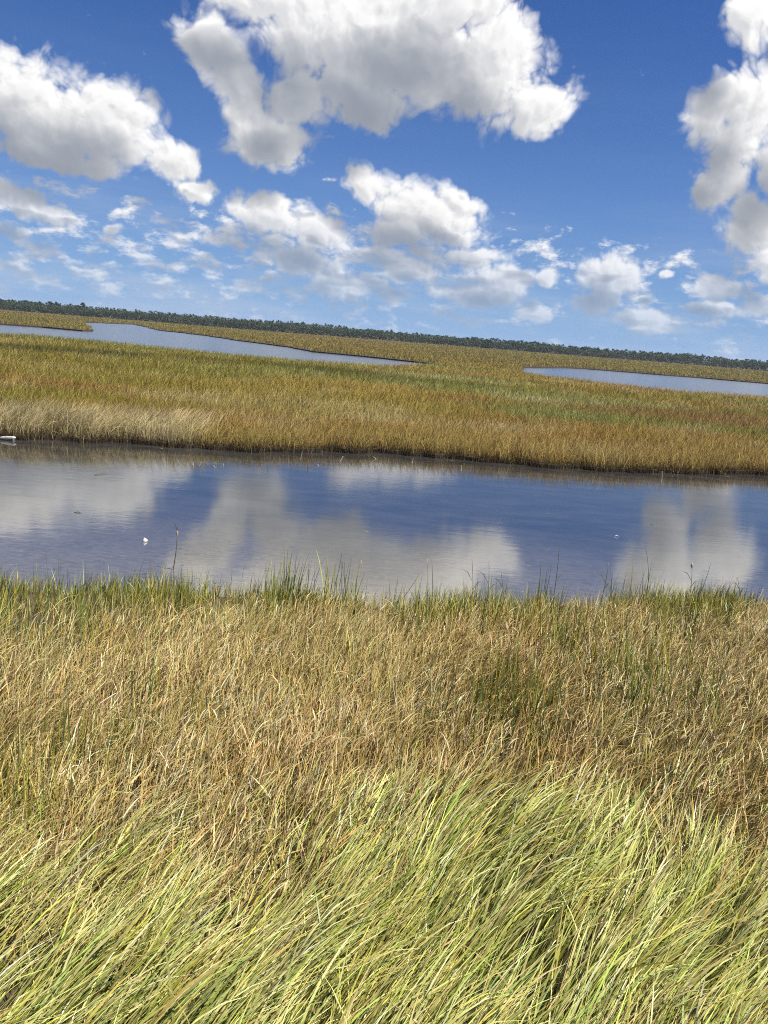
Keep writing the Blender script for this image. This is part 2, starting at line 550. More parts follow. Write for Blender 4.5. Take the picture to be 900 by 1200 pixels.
# ------------------------------------------------------------------ grass
def blades(name, pos, L, wd, ang, th0, th1, cb, ct, segs, mat, curl=1.6, twist=None, taper=0.75, rr=None):
    """ribbons that start at pos, lean towards ang and bend from angle th0 (off vertical) to th1"""
    n = len(pos)
    t = np.linspace(0, 1, segs + 1)
    th = th0[:, None] + (th1 - th0)[:, None] * (t[None, :] ** curl)
    ds = (L / segs)[:, None]
    mid = (th[:, 1:] + th[:, :-1]) / 2
    hx = np.concatenate([np.zeros((n, 1)), np.cumsum(np.sin(mid) * ds, 1)], 1)
    hz = np.concatenate([np.zeros((n, 1)), np.cumsum(np.cos(mid) * ds, 1)], 1)
    dx, dy = np.cos(ang), np.sin(ang)
    sp = np.empty((n, segs + 1, 3))
    sp[:, :, 0] = pos[:, 0:1] + hx * dx[:, None]
    sp[:, :, 1] = pos[:, 1:2] + hx * dy[:, None]
    sp[:, :, 2] = pos[:, 2:3] + hz
    if twist is None:
        twist = rng.normal(0, 0.7, n)
    tw = twist[:, None] * (0.5 + t[None, :])
    ct_, st_ = np.cos(tw), np.sin(tw)
    nx, nz = np.cos(th), -np.sin(th)          # blade normal within the bending plane
    wv = np.empty_like(sp)
    wv[:, :, 0] = -dy[:, None] * ct_ + dx[:, None] * nx * st_
    wv[:, :, 1] = dx[:, None] * ct_ + dy[:, None] * nx * st_
    wv[:, :, 2] = nz * st_
    prof = np.minimum(1.0, 0.7 + t * 1.2) * (1 - t ** (1.0 / (1.001 - taper) * 0.6)) + 0.03
    prof = np.clip(prof, 0.04, 1.0)
    half = (wd[:, None] * prof[None, :] * 0.5)[:, :, None]
    v = np.stack([sp - wv * half, sp + wv * half], 2)       # n, segs+1, 2, 3
    tt = t[None, :, None, None]
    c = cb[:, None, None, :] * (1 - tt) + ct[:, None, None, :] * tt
    c = np.broadcast_to(c, v.shape).copy()
    base = (np.arange(n) * (segs + 1) * 2)[:, None, None]
    k = (np.arange(segs) * 2)[None, :, None]
    f = base + k + np.array([0, 1, 3, 2])[None, None, :]
    return fast_mesh(name, v.reshape(-1, 3), f.reshape(-1, 4), mat, c.reshape(-1, 3), smooth=False)


def pick(pal, wts, n):
    pal = np.array(pal)
    wts = np.array(wts, float)
    return pal[rng.choice(len(pal), n, p=wts / wts.sum())]


def jit(c, s=0.18):
    return np.clip(c * np.exp(rng.normal(0, s, (len(c), 1))) * np.exp(rng.normal(0, s * 0.25, c.shape)), 0.004, 0.9)


TAN, STRAW, RUST, OLIVE = (0.69, 0.47, 0.125), (0.88, 0.70, 0.31), (0.39, 0.18, 0.026), (0.31, 0.26, 0.022)
GREEN, PALE, YELL, DEEP = (0.31, 0.34, 0.052), (0.58, 0.61, 0.21), (0.62, 0.55, 0.11), (0.09, 0.14, 0.022)
GOLD = (0.58, 0.38, 0.055)
near_arr = np.array(near_edge)


def edge_y(x):
    o = np.argsort(near_arr[:, 0])
    return np.interp(x, near_arr[o, 0], near_arr[o, 1])


def tufts(x0, x1, y0, y1, per_m2, blades_each, spread):
    n = int((x1 - x0) * (y1 - y0) * per_m2)
    cx = rng.uniform(x0, x1, n)
    cy = rng.uniform(y0, y1, n)
    keep = inside(P_NEAR, cx, cy) & (np.abs(cx) < 2.6 + cy * 0.62)
    cx, cy = cx[keep], cy[keep]
    n = len(cx)
    return cx, cy, np.repeat(np.arange(n), blades_each)


def fringe(x):
    """depth of the green fringe behind the waterline"""
    return np.interp(x, [-9, -4.5, -2.6, -0.5, 1.0, 3.2, 5.0, 9], [3.4, 3.1, 2.0, 1.0, 0.75, 0.7, 0.9, 1.0])


# boundary green / dry, read off the photograph and laid on the canopy plane
bnd = np.array([on_plane(px, py, 0.55)[:2] for px, py in [(-250, 960), (0, 1010), (150, 985), (300, 940), (420, 905), (520, 900), (600, 885), (700, 915), (800, 950), (900, 975), (1100, 1000)]])
bnd = bnd[np.argsort(bnd[:, 0])]


def green_amount(x, y):
    b = np.interp(x, bnd[:, 0], bnd[:, 1])
    nz = (fbm(x, y, 1.3, 5.0) - 0.5) * 2.0 + (vnoise(x, y, 3.5, 9.0) - 0.5) * 0.9
    return sstep(b - 0.48 + 0.10 * sstep(-x, 0, 2) - y + nz, -1.15, 0.95)


LEAN = math.radians(40)        # the lodged grass lies over to the right and away

# 1. lodged green cordgrass in front
cx, cy, idx = tufts(-6, 6, 1.6, 7.2, 95, 10, 0.05)
tg = green_amount(cx, cy)
use = rng.random(len(cx)) < tg * (0.45 + 0.55 * sstep(fbm(cx, cy, 2.2, 161.0, 2), 0.30, 0.48))
sel = use[idx]
idx = idx[sel]
n = len(idx)
pos = np.stack([cx[idx] + rng.normal(0, 0.05, n), cy[idx] + rng.normal(0, 0.05, n), np.full(n, 0.10)], 1)
tl = fbm(cx, cy, 0.9, 21.0)
tdir = LEAN + (fbm(cx, cy, 0.7, 31.0) - 0.5) * 1.7 + rng.normal(0, 0.12, len(cx))
ang = tdir[idx] + rng.normal(0, 0.22, n) + np.where(rng.random(n) < 0.05, rng.normal(0, 1.0, n), 0)
L = (0.62 + 0.35 * tl[idx]) * rng.uniform(0.65, 1.25, n) * (0.58 + 0.42 * tg[idx])
th0 = np.radians(rng.normal(18, 8, n)) + (fbm(cx, cy, 0.8, 41.0)[idx] - 0.5) * 0.5
th1 = np.radians(rng.normal(86, 12, n)) + (tl[idx] - 0.5) * 0.8
tc1 = pick([GREEN, PALE, YELL, DEEP, TAN], [0.36, 0.30, 0.15, 0.09, 0.10], len(cx))
own = pick([GREEN, PALE, YELL, DEEP, STRAW], [0.40, 0.31, 0.11, 0.10, 0.08], n)
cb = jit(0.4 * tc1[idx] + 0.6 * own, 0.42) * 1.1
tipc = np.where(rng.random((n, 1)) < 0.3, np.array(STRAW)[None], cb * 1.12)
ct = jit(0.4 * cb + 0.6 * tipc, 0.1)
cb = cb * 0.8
wd = rng.uniform(0.006, 0.016, n) * np.where(rng.random(n) < 0.12, 1.4, 1.0)
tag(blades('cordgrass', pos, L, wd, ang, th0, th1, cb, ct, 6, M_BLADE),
    'lush yellow-green cordgrass bent over by the wind at the bottom of the view', 'grass', kind='stuff')

# 2. dry tan and rust grass behind it
cx, cy, idx = tufts(-10, 10, 3.0, 13.5, 95, 9, 0.05)
tg = green_amount(cx, cy)
ed = edge_y(cx) - cy
fr = fringe(cx)
use = (rng.random(len(cx)) > tg) & (ed > fr * (0.5 + 0.75 * rng.random(len(cx))) + (fbm(cx, cy, 0.9, 13.0) - 0.5) * fr * 0.6)
idx = idx[use[idx]]
n = len(idx)
pos = np.stack([cx[idx] + rng.normal(0, 0.055, n), cy[idx] + rng.normal(0, 0.055, n), np.full(n, 0.10)], 1)
brown = sstep(fbm(cx, cy, 0.45, 61.0), 0.50, 0.66)
brown = np.maximum(brown, np.exp(-(((cx - 3.3) / 1.5) ** 2 + ((cy - 6.0) / 0.7) ** 2)))
olive = sstep(fbm(cx, cy, 0.6, 71.0), 0.52, 0.68)
tl = fbm(cx, cy, 0.8, 81.0)
tdir = math.radians(25) + (fbm(cx, cy, 0.6, 91.0) - 0.5) * 2.4 + rng.normal(0, 0.3, len(cx))
ang = tdir[idx] + rng.normal(0, 0.75, n)
L = (0.36 + 0.30 * tl[idx]) * rng.uniform(0.55, 1.35, n)
th0 = np.radians(np.abs(rng.normal(12, 11, n)))
th1 = np.radians(np.clip(rng.normal(58, 36, n), 0, 160))
pal = [TAN, STRAW, RUST, OLIVE, GOLD]
own = pick(pal, [0.34, 0.28, 0.12, 0.11, 0.15], n)
bb = pick([RUST, GOLD, TAN, OLIVE], [0.45, 0.2, 0.2, 0.15], n)
oo = pick([OLIVE, GREEN, GOLD, TAN], [0.45, 0.2, 0.15, 0.2], n)
r = rng.random(n)
own = np.where((r < brown[idx] * 0.8)[:, None], bb, own)
r = rng.random(n)
own = np.where((r < olive[idx] * 0.55)[:, None], oo, own)
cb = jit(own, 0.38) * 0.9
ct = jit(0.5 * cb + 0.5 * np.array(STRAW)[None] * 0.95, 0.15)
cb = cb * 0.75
wd = rng.uniform(0.005, 0.0125, n)
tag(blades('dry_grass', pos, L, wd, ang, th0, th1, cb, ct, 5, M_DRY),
    'dry tan and rust marsh grass between the green grass and the creek', 'grass', kind='stuff')

# broken straw caught in the upper layer of the dry grass
cx, cy, idx = tufts(-10, 10, 3.0, 13.0, 100, 6, 0.05)
tg = green_amount(cx, cy)
ed = edge_y(cx) - cy
pk = 0.25 + 0.75 * sstep(fbm(cx, cy, 0.7, 141.0), 0.35, 0.6) * (1 - 0.7 * np.exp(-(((cx - 3.3) / 1.5) ** 2 + ((cy - 6.0) / 0.8) ** 2)))
use = (rng.random(len(cx)) > tg * 0.8) & (ed > fringe(cx) * (0.6 + 0.6 * rng.random(len(cx)))) & (rng.random(len(cx)) < pk)
idx = idx[use[idx]]
n = len(idx)
pos = np.stack([cx[idx] + rng.normal(0, 0.07, n), cy[idx] + rng.normal(0, 0.07, n), rng.uniform(0.22, 0.46, n)], 1)
own = jit(pick([(0.86, 0.67, 0.35), (0.80, 0.56, 0.25), (0.64, 0.40, 0.15), (0.84, 0.73, 0.46)], [0.4, 0.3, 0.15, 0.15], n), 0.2)
tag(blades('straw_litter', pos, rng.uniform(0.08, 0.27, n), rng.uniform(0.006, 0.0125, n), rng.normal(0.5, 0.8, n), np.radians(rng.normal(26, 18, n)),
           np.radians(rng.normal(62, 30, n)), own, own, 3, M_DRY),
    'pale broken straw caught in the tops of the dry grass', 'straw', kind='stuff')

# 3. upright green shoots standing through the dry grass
cx, cy, idx = tufts(-9, 9, 3.2, 11.5, 6.0, 16, 0.05)
dens_ = fbm(cx, cy, 0.7, 101.0)
use = dens_ > 0.545
idx = idx[use[idx]]
n = len(idx)
pos = np.stack([cx[idx] + rng.normal(0, 0.07, n), cy[idx] + rng.normal(0, 0.05, n), np.full(n, 0.10)], 1)
ang = rng.uniform(0, 6.28, n) * 0.35 + 0.3
L = rng.uniform(0.45, 0.95, n)
th0 = np.radians(np.abs(rng.normal(4, 5, n)))
th1 = np.radians(np.abs(rng.normal(18, 14, n)))
cb = jit(pick([DEEP, OLIVE, GREEN], [0.45, 0.35, 0.2], n), 0.2)
ct = jit(cb * 1.3 + 0.02, 0.15)
tag(blades('green_shoots', pos, L, rng.uniform(0.007, 0.013, n), ang, th0, th1, cb, ct, 5, M_BLADE),
    'scattered upright dark green shoots standing through the dry grass', 'grass', kind='stuff')

# 4. greener, taller fringe along the creek
cx = rng.uniform(-9, 9, 19000)
band = rng.random(len(cx)) ** 1.1 * (0.3 + fringe(cx) * 1.15) - 0.12
thick = fbm(cx, cx * 0 + 3.0, 0.55, 111.0)
cy = edge_y(cx) - band
k = (rng.random(len(cx)) < (0.34 + 0.45 * sstep(thick, 0.38, 0.62)) * np.clip(fringe(cx) / 3.2, 0.27, 1)) & (np.abs(cx) < 2.6 + cy * 0.62)
cx, cy, thick = cx[k], cy[k], thick[k]
idx = np.repeat(np.arange(len(cx)), 9)
n = len(idx)
pos = np.stack([cx[idx] + rng.normal(0, 0.05, n), cy[idx] + rng.normal(0, 0.05, n), np.full(n, 0.02)], 1)
ang = rng.normal(0.5, 1.3, n)
L = (0.27 + 0.17 * sstep(thick, 0.38, 0.70)[idx]) * rng.uniform(0.4, 1.45, n)
th0 = np.radians(np.abs(rng.normal(6, 7, n)))
th1 = np.radians(np.abs(rng.normal(26, 22, n)))
lft = sstep(-cx, 0.5, 4.5)[idx]
own = pick([DEEP, GREEN, OLIVE, PALE, TAN], [0.20, 0.38, 0.16, 0.15, 0.11], n)
oth = pick([OLIVE, TAN, GOLD, GREEN, DEEP], [0.24, 0.32, 0.14, 0.25, 0.05], n)
own = np.where((rng.random(n) < 0.5 + 0.42 * lft)[:, None], own, oth)
cb = jit(own, 0.36)
ct = jit(cb * 1.1 + 0.015, 0.15)
tag(blades('bank_grass', pos, L, rng.uniform(0.006, 0.0125, n), ang, th0, th1, cb, ct, 5, M_BLADE),
    'taller green grass fringe along the near edge of the creek', 'grass', kind='stuff')


# 5. thin blades standing out of the shallows in front of the fringe
n = 900
x = rng.uniform(-8.5, 8.5, n)
k = rng.random(n) < sstep(fbm(x, x * 0 + 9, 0.9, 131.0), 0.38, 0.62)
x = x[k]
n = len(x)
pos = np.stack([x, edge_y(x) + rng.exponential(0.22, n), np.full(n, -0.05)], 1)
cb = jit(pick([DEEP, GREEN, OLIVE, PALE, STRAW], [0.34, 0.26, 0.2, 0.12, 0.08], n), 0.25)
tag(blades('shallow_grass', pos, rng.uniform(0.25, 0.60, n), rng.uniform(0.005, 0.010, n), rng.normal(0.4, 1.4, n), np.radians(np.abs(rng.normal(4, 5, n))),
           np.radians(np.abs(rng.normal(16, 16, n))), cb, cb * 1.15, 5, M_BLADE),
    'sparse thin green blades standing in the shallow water before the near bank', 'grass', kind='stuff')

# dark beads (seed heads) dotted on the grass tips near the water
n = 300
x = rng.uniform(-8, 9, n)
y = edge_y(x) - 0.4 - rng.random(n) ** 1.4 * 2.2
z = rng.uniform(0.32, 0.52, n)
oc = np.array([(1, 0, 0), (0, 1, 0), (-1, 0, 0), (0, -1, 0), (0, 0, 1.5), (0, 0, -1.5)], float)
of = np.array([(0, 1, 4), (1, 2, 4), (2, 3, 4), (3, 0, 4), (1, 0, 5), (2, 1, 5), (3, 2, 5), (0, 3, 5)])
rr_ = rng.uniform(0.006, 0.012, n)
v = np.stack([x, y, z], 1)[:, None, :] + oc[None] * rr_[:, None, None]
f = (np.arange(n) * 6)[:, None, None] + of[None]
tag(fast_mesh('seed_heads', v.reshape(-1, 3), f.reshape(-1, 3), M_GRASSBEAD, smooth=True), 'tiny dark beads dotted on the grass tips along the near bank', 'seed heads', kind='stuff')


# ------------------------------------------------------------------ the marsh beyond the creek
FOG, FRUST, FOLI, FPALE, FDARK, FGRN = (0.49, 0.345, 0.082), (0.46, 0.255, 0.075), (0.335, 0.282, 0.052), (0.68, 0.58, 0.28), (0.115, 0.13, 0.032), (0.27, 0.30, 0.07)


def marsh_palette(x, y):
    """plant communities of the far marsh, as broad lenses that run across the view"""
    n = len(x)
    s1 = fbm(x, y * 2.6, 0.030, 7.0, 4)
    s2 = fbm(x, y * 2.2, 0.055, 17.0, 4)
    s3 = fbm(x, y * 2.4, 0.04, 27.0, 4)
    s4 = fbm(x, y * 1.6, 0.35, 37.0, 3)
    back = sstep(y, 95, 150) * 0.65
    left = sstep(-x / np.maximum(y, 1), -0.05, 0.35) * sstep(y, 30, 60) * 0.45
    c = np.tile(np.array(FOG), (n, 1))

    def lay(m, colr):
        nonlocal c
        c = c * (1 - m[:, None]) + np.array(colr)[None] * m[:, None]
    lay(sstep(s1, 0.42, 0.60) * 0.8, FOLI)
    lay(sstep(s2, 0.50, 0.66) * 0.75, FRUST)
    lay(sstep(s3, 0.54, 0.66) * 0.7, FGRN)
    lay(left, FOLI)
    lay(back, (0.30, 0.25, 0.058))
    lay(sstep(fbm(x, y * 3.0, 0.012, 47.0, 3), 0.52, 0.66) * back, (0.38, 0.26, 0.07))
    lay(sstep(s4, 0.56, 0.74) * 0.45 * (1 - back), FPALE)
    lay(sstep(s4, 0.44, 0.28) * 0.4, FOLI)
    return c


def bank_y(x):
    a = np.array(far_bank)
    o = np.argsort(a[:, 0])
    return np.interp(x, a[o, 0], a[o, 1])


def far_grass(name, polys, d0, d1, n, base_w, base_L, seed, label, extra=None, zb=0.08):
    # equal numbers per step of log distance: blades grow into clumps with distance
    u = rng.random(n)
    d = d0 * (d1 / d0) ** u
    a = rng.uniform(-0.66, 0.66, n)
    x, y = d * np.tan(a), d
    k = np.zeros(n, bool)
    for p in polys:
        k |= inside(p, x, y)
    x, y, d = x[k], y[k], d[k]
    n = len(x)
    c = marsh_palette(x, y)
    L = base_L * rng.uniform(0.65, 1.3, n) * (0.8 + 0.4 * fbm(x, y, 0.12, seed + 3, 3))
    wd = np.maximum(base_w, base_w * d / 24.0) * rng.uniform(0.7, 1.3, n)
    if extra is not None:
        c, L = extra(x, y, c, L)
    c = jit(c, 0.26)
    pos = np.stack([x, y, np.full(n, zb)], 1)
    ang = rng.normal(0.3, 1.2, n)
    th0 = np.radians(np.abs(rng.normal(14, 10, n)))
    th1 = np.radians(np.abs(rng.normal(60, 28, n)))
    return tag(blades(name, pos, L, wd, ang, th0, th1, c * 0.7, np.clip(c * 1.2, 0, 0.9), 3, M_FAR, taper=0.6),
               label, 'grass', kind='stuff')


blond_end = on_plane(222, 526, 0)[0]


def mid_extra(x, y, c, L):
    b = y - bank_y(x)
    m = sstep(-x, -blond_end - 0.8, -blond_end + 0.8) * sstep(b + (fbm(x, y, 0.8, 3.0) - 0.5) * 3, 4.6, 1.2)
    c = c * (1 - 0.85 * m[:, None]) + np.array((0.66, 0.53, 0.27))[None] * 0.85 * m[:, None]
    L = L * (1 + 0.25 * m)
    m2 = sstep(b, 7.0, 1.0) * (1 - m) * 0.55
    c = c * (1 - m2[:, None]) + np.array((0.47, 0.355, 0.11))[None] * m2[:, None]
    # patches of grass colour one can make out: dark olive-green lenses on the river rim, green and pale lenses, a rust one
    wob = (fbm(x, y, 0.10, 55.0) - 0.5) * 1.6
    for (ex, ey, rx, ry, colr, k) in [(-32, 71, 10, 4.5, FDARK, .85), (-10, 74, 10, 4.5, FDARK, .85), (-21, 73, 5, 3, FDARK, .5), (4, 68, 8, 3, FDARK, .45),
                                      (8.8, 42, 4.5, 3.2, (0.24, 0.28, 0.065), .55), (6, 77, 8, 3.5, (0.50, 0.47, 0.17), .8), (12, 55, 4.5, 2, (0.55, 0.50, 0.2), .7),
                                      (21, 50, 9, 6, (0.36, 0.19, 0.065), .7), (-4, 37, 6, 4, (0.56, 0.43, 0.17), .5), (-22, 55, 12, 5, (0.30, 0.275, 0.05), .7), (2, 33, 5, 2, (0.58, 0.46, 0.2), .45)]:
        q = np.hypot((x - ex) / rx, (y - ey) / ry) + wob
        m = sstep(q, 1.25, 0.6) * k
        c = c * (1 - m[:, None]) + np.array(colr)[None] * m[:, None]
    return c, L


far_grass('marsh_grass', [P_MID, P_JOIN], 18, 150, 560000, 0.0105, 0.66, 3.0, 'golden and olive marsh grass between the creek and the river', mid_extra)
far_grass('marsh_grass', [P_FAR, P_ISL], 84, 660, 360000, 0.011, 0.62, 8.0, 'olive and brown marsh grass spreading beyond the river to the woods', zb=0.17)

# tall blond plumes on the left of the far bank
n = 15000
x = rng.uniform(-24, blond_end + 0.6, n)
b = rng.random(n) ** 1.6 * 4.4
y = bank_y(x) + 0.1 + b
k = rng.random(n) < sstep(fbm(x, y, 0.5, 77.0), 0.30, 0.55) * sstep(x, blond_end + 0.6, blond_end - 1.0)
x, y = x[k], y[k]
n = len(x)
c = jit(pick([(0.72, 0.58, 0.32), (0.55, 0.42, 0.18), (0.40, 0.34, 0.10)], [0.5, 0.35, 0.15], n), 0.2)
tag(blades('blond_grass', np.stack([x, y, np.full(n, 0.08)], 1), rng.uniform(0.55, 1.05, n), rng.uniform(0.012, 0.026, n), 0.35 + (fbm(x, y, 0.7, 5.0) - 0.5) * 3,
           np.radians(np.abs(rng.normal(10, 8, n))), np.radians(np.abs(rng.normal(55, 22, n))), c * 0.75, c * 1.1, 4, M_FAR),
    'pale blond tall grass leaning over the far creek bank at the left', 'grass', kind='stuff')

# dense dark stubble at the foot of the far bank
fb = np.array(far_bank)
n = 26000
ii = rng.integers(0, len(fb) - 1, n)
tt = rng.random(n)[:, None]
pp = fb[ii] * (1 - tt) + fb[ii + 1] * tt
k = np.abs(pp[:, 0]) < 26
pp = pp[k]
n = len(pp)
off = rng.exponential(0.28, n) - 0.10
pos = np.stack([pp[:, 0] + rng.normal(0, 0.05, n), pp[:, 1] + off, np.full(n, 0.0)], 1)
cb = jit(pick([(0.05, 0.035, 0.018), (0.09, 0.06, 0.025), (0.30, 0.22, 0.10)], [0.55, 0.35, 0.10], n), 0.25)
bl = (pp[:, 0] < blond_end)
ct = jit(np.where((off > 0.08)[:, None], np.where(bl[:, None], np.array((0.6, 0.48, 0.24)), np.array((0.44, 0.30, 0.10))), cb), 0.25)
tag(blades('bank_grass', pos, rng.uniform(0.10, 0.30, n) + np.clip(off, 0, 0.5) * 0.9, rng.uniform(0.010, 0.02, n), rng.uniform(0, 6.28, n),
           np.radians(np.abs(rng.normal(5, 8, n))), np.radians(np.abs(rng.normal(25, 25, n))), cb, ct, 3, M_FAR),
    'dark matted grass roots along the foot of the far creek bank', 'grass', kind='stuff')


# ------------------------------------------------------------------ woods on the horizon
def tree_line_y(x):
    return 600.0 + 18 * np.sin(x * 0.011) + 10 * np.sin(x * 0.031 + 1.0)


def cards(cxyz, rad, nq, size, colr):
    """leaf clumps: small randomly turned quads spread through an ellipsoid"""
    n = len(cxyz)
    u = rng.normal(size=(n, nq, 3))
    u /= np.linalg.norm(u, axis=2, keepdims=True)
    r = rng.random((n, nq, 1)) ** 0.45
    p = cxyz[:, None, :] + u * r * rad[:, None, :]
    e1 = rng.normal(size=(n, nq, 3))
    e1 /= np.linalg.norm(e1, axis=2, keepdims=True)
    e2 = np.cross(e1, rng.normal(size=(n, nq, 3)))
    e2 /= np.linalg.norm(e2, axis=2, keepdims=True)
    s = size[:, None, None] * rng.uniform(0.6, 1.3, (n, nq, 1))
    v = np.stack([p - e1 * s - e2 * s * 0.6, p + e1 * s - e2 * s * 0.6, p + e1 * s + e2 * s * 0.6, p - e1 * s + e2 * s * 0.6], 2)
    c = np.broadcast_to(colr[:, None, None, :], v.shape) * np.exp(rng.normal(0, 0.12, (n, nq, 1, 1)))
    f = np.arange(n * nq * 4).reshape(-1, 4)
    return v.reshape(-1, 3), f, c.reshape(-1, 3)


V, F, C = [], [], []


def add(vfc):
    o = sum(len(a) for a in V)
    V.append(vfc[0]); F.append(vfc[1] + o); C.append(vfc[2])


n = 3400
tx = rng.uniform(-560, 560, n)
row = rng.random(n) ** 1.5 * 38
ty = tree_line_y(tx) + row
hgt = rng.uniform(5.0, 6.7, n) + row * 0.045
hgt += (fbm(tx, ty, 0.02, 5.0) - 0.5) * 3.0
pine = rng.random(n) < 0.35
cc = jit(np.where(pine[:, None], np.array((0.058, 0.090, 0.034)), np.array((0.074, 0.104, 0.042))), 0.22)
cen = np.stack([tx, ty, hgt * 0.68], 1)
rad = np.stack([rng.uniform(2.0, 3.4, n), rng.uniform(2.0, 3.2, n), hgt * 0.36], 1)
add(cards(cen, rad, 80, np.full(n, 0.34), cc))
# small twigs of crown that break the skyline
n2 = 1300
sx = rng.uniform(-560, 560, n2)
sy = tree_line_y(sx) + rng.uniform(4, 38, n2)
sh = rng.uniform(6.0, 8.0, n2) + (fbm(sx, sy, 0.02, 5.0) - 0.5) * 3.0
add(cards(np.stack([sx, sy, sh], 1), np.tile([[1.3, 1.3, 0.9]], (n2, 1)), 16, np.full(n2, 0.4), jit(np.tile([[0.05, 0.08, 0.028]], (n2, 1)), 0.25)))
# grey shrub belt and pale trunks along the foot
n3 = 2600
sx = rng.uniform(-560, 560, n3)
sy = tree_line_y(sx) - 3 + rng.uniform(0, 6, n3)
shrub = fbm(sx, sx * 0, 0.02, 15.0)
add(cards(np.stack([sx, sy, rng.uniform(0.8, 3.2, n3)], 1), np.tile([[1.9, 1.5, 1.3]], (n3, 1)), 16, np.full(n3, 0.42),
          jit(np.where((shrub > 0.5)[:, None], np.array((0.085, 0.095, 0.058)), np.array((0.055, 0.070, 0.036))), 0.25)))
wood = fast_mesh('distant_woods', np.concatenate(V), np.concatenate(F), M_LEAF, np.concatenate(C))
tag(wood, 'long low belt of dark green woods along the horizon', 'woods', kind='stuff')
n = 2400
bx = rng.uniform(-560, 560, n)
by = tree_line_y(bx) - 1.5 + rng.uniform(0, 10, n)
tc_ = jit(np.tile([[0.17, 0.15, 0.12]], (n, 1)), 0.3)
trunks = blades('trunks', np.stack([bx, by, np.full(n, 0.0)], 1), rng.uniform(3.5, 6.0, n), rng.uniform(0.25, 0.5, n), rng.uniform(0, 6.28, n),
                np.zeros(n), np.radians(rng.uniform(0, 8, n)), tc_, tc_, 2, M_LEAF, twist=rng.uniform(-1.5, 1.5, n), taper=0.3)
trunks.parent = wood
tag(trunks, kind='stuff')


# trees that stand clear of the woods, each one a thing
def tube(name, pts, radii, mat, parent=None, sides=7):
    pts = [Vector(p) for p in pts]
    v, f = [], []
    for i, p in enumerate(pts):
        d = (pts[min(i + 1, len(pts) - 1)] - pts[max(i - 1, 0)]).normalized()
        a = d.orthogonal().normalized()
        b = d.cross(a)
        for s in range(sides):
            t = 2 * math.pi * s / sides
            v.append(p + (a * math.cos(t) + b * math.sin(t)) * radii[i])
    for i in range(len(pts) - 1):
        for s in range(sides):
            s2 = (s + 1) % sides
            f.append((i * sides + s, i * sides + s2, (i + 1) * sides + s2, (i + 1) * sides + s))
    f.append(tuple(range(sides))[::-1])
    f.append(tuple((len(pts) - 1) * sides + s for s in range(sides)))
    me = bpy.data.meshes.new(name)
    me.from_pydata([tuple(q) for q in v], [], f)
    for p in me.polygons:
        p.use_smooth = True
    me.materials.append(mat)
    o = bpy.data.objects.new(name, me)
    COL.objects.link(o)
    if parent is not None:
        o.parent = parent
    return o


def empty(name, loc):
    o = bpy.data.objects.new(name, None)
    o.location = loc
    o.empty_display_size = 0.2
    COL.objects.link(o)
    return o


def lone_tree(px, py_top, dist, width, label, lumps=6, flat=0.6, name='pine_tree'):
    d = ray(px, py_top)
    p = EYE + d * (dist / d[1])
    h = p[2]
    t = empty(name, (p[0], p[1], 0.1))
    lean = random.uniform(-0.4, 0.4)
    tube('trunk', [(0, 0, 0), (lean * 0.4, 0, h * 0.45), (lean, 0, h * 0.93)], [0.34, 0.26, 0.12], M_BARK, t)
    cen, rad = [], []
    for i in range(lumps):
        a = random.uniform(0, 6.28)
        r = width * random.uniform(0.15, 0.55)
        cen.append((lean + r * math.cos(a), r * math.sin(a), h * random.uniform(0.74, 0.95)))
        rad.append((width * 0.34, width * 0.34, width * 0.34 * flat))
    cen.append((lean, 0, h - 0.5)); rad.append((width * 0.35, width * 0.35, 0.6))
    v, f, c = cards(np.array(cen), np.array(rad), 46, np.full(len(cen), 0.30), jit(np.tile([[0.045, 0.072, 0.026]], (len(cen), 1)), 0.2))
    fast_mesh('crown', v, f, M_LEAF, c, parent=t)
    tag(t, label, 'tree', 'trees rising above the distant woods')


lone_tree(97.5, 354.8, 592, 3.0, 'tallest flat-topped pine breaking the woods at the left')
lone_tree(58, 353.4, 600, 2.6, 'rounded tree top just above the woods, left of the flat-topped pine', 7, 0.8, 'broadleaf_tree')
lone_tree(66, 353.8, 606, 2.4, 'second rounded top, tight beside the tree left of the flat-topped pine', 6, 0.8, 'broadleaf_tree')
lone_tree(332, 378.3, 600, 1.9, 'small pointed tree top over the middle left woods', 4, 1.1)
lone_tree(356.5, 379.8, 604, 2.2, 'small bushy tree top right of the pointed one over the woods', 5, 0.9)
lone_tree(555, 395.6, 592, 2.9, 'tall clumped pine rising highest over the middle of the woods')
lone_tree(548.5, 395.4, 600, 1.4, 'thin sparse pine close left of the tall clumped pine', 3, 0.7)
lone_tree(574, 399.0, 598, 2.4, 'round-topped tree right of the tall clumped pine', 6, 0.8, 'broadleaf_tree')
lone_tree(603, 402.0, 603, 2.2, 'dark round tree top between the middle pines and the right trees', 6, 0.9, 'broadleaf_tree')
lone_tree(684, 407.2, 598, 2.8, 'broad tree top, first of the cluster over the right woods', 7, 0.8, 'broadleaf_tree')
lone_tree(701.5, 408.8, 600, 1.9, 'narrow pine in the middle of the right cluster over the woods', 4, 0.9)
lone_tree(712.5, 408.4, 603, 2.0, 'narrow pine at the right end of the right cluster over the woods', 4, 0.9)
lone_tree(744, 411.2, 600, 2.1, 'dark tree top standing between the right cluster and the far right', 5, 0.9)
lone_tree(829, 418.4, 600, 1.6, 'small single pine top above the far right woods', 3, 0.9)


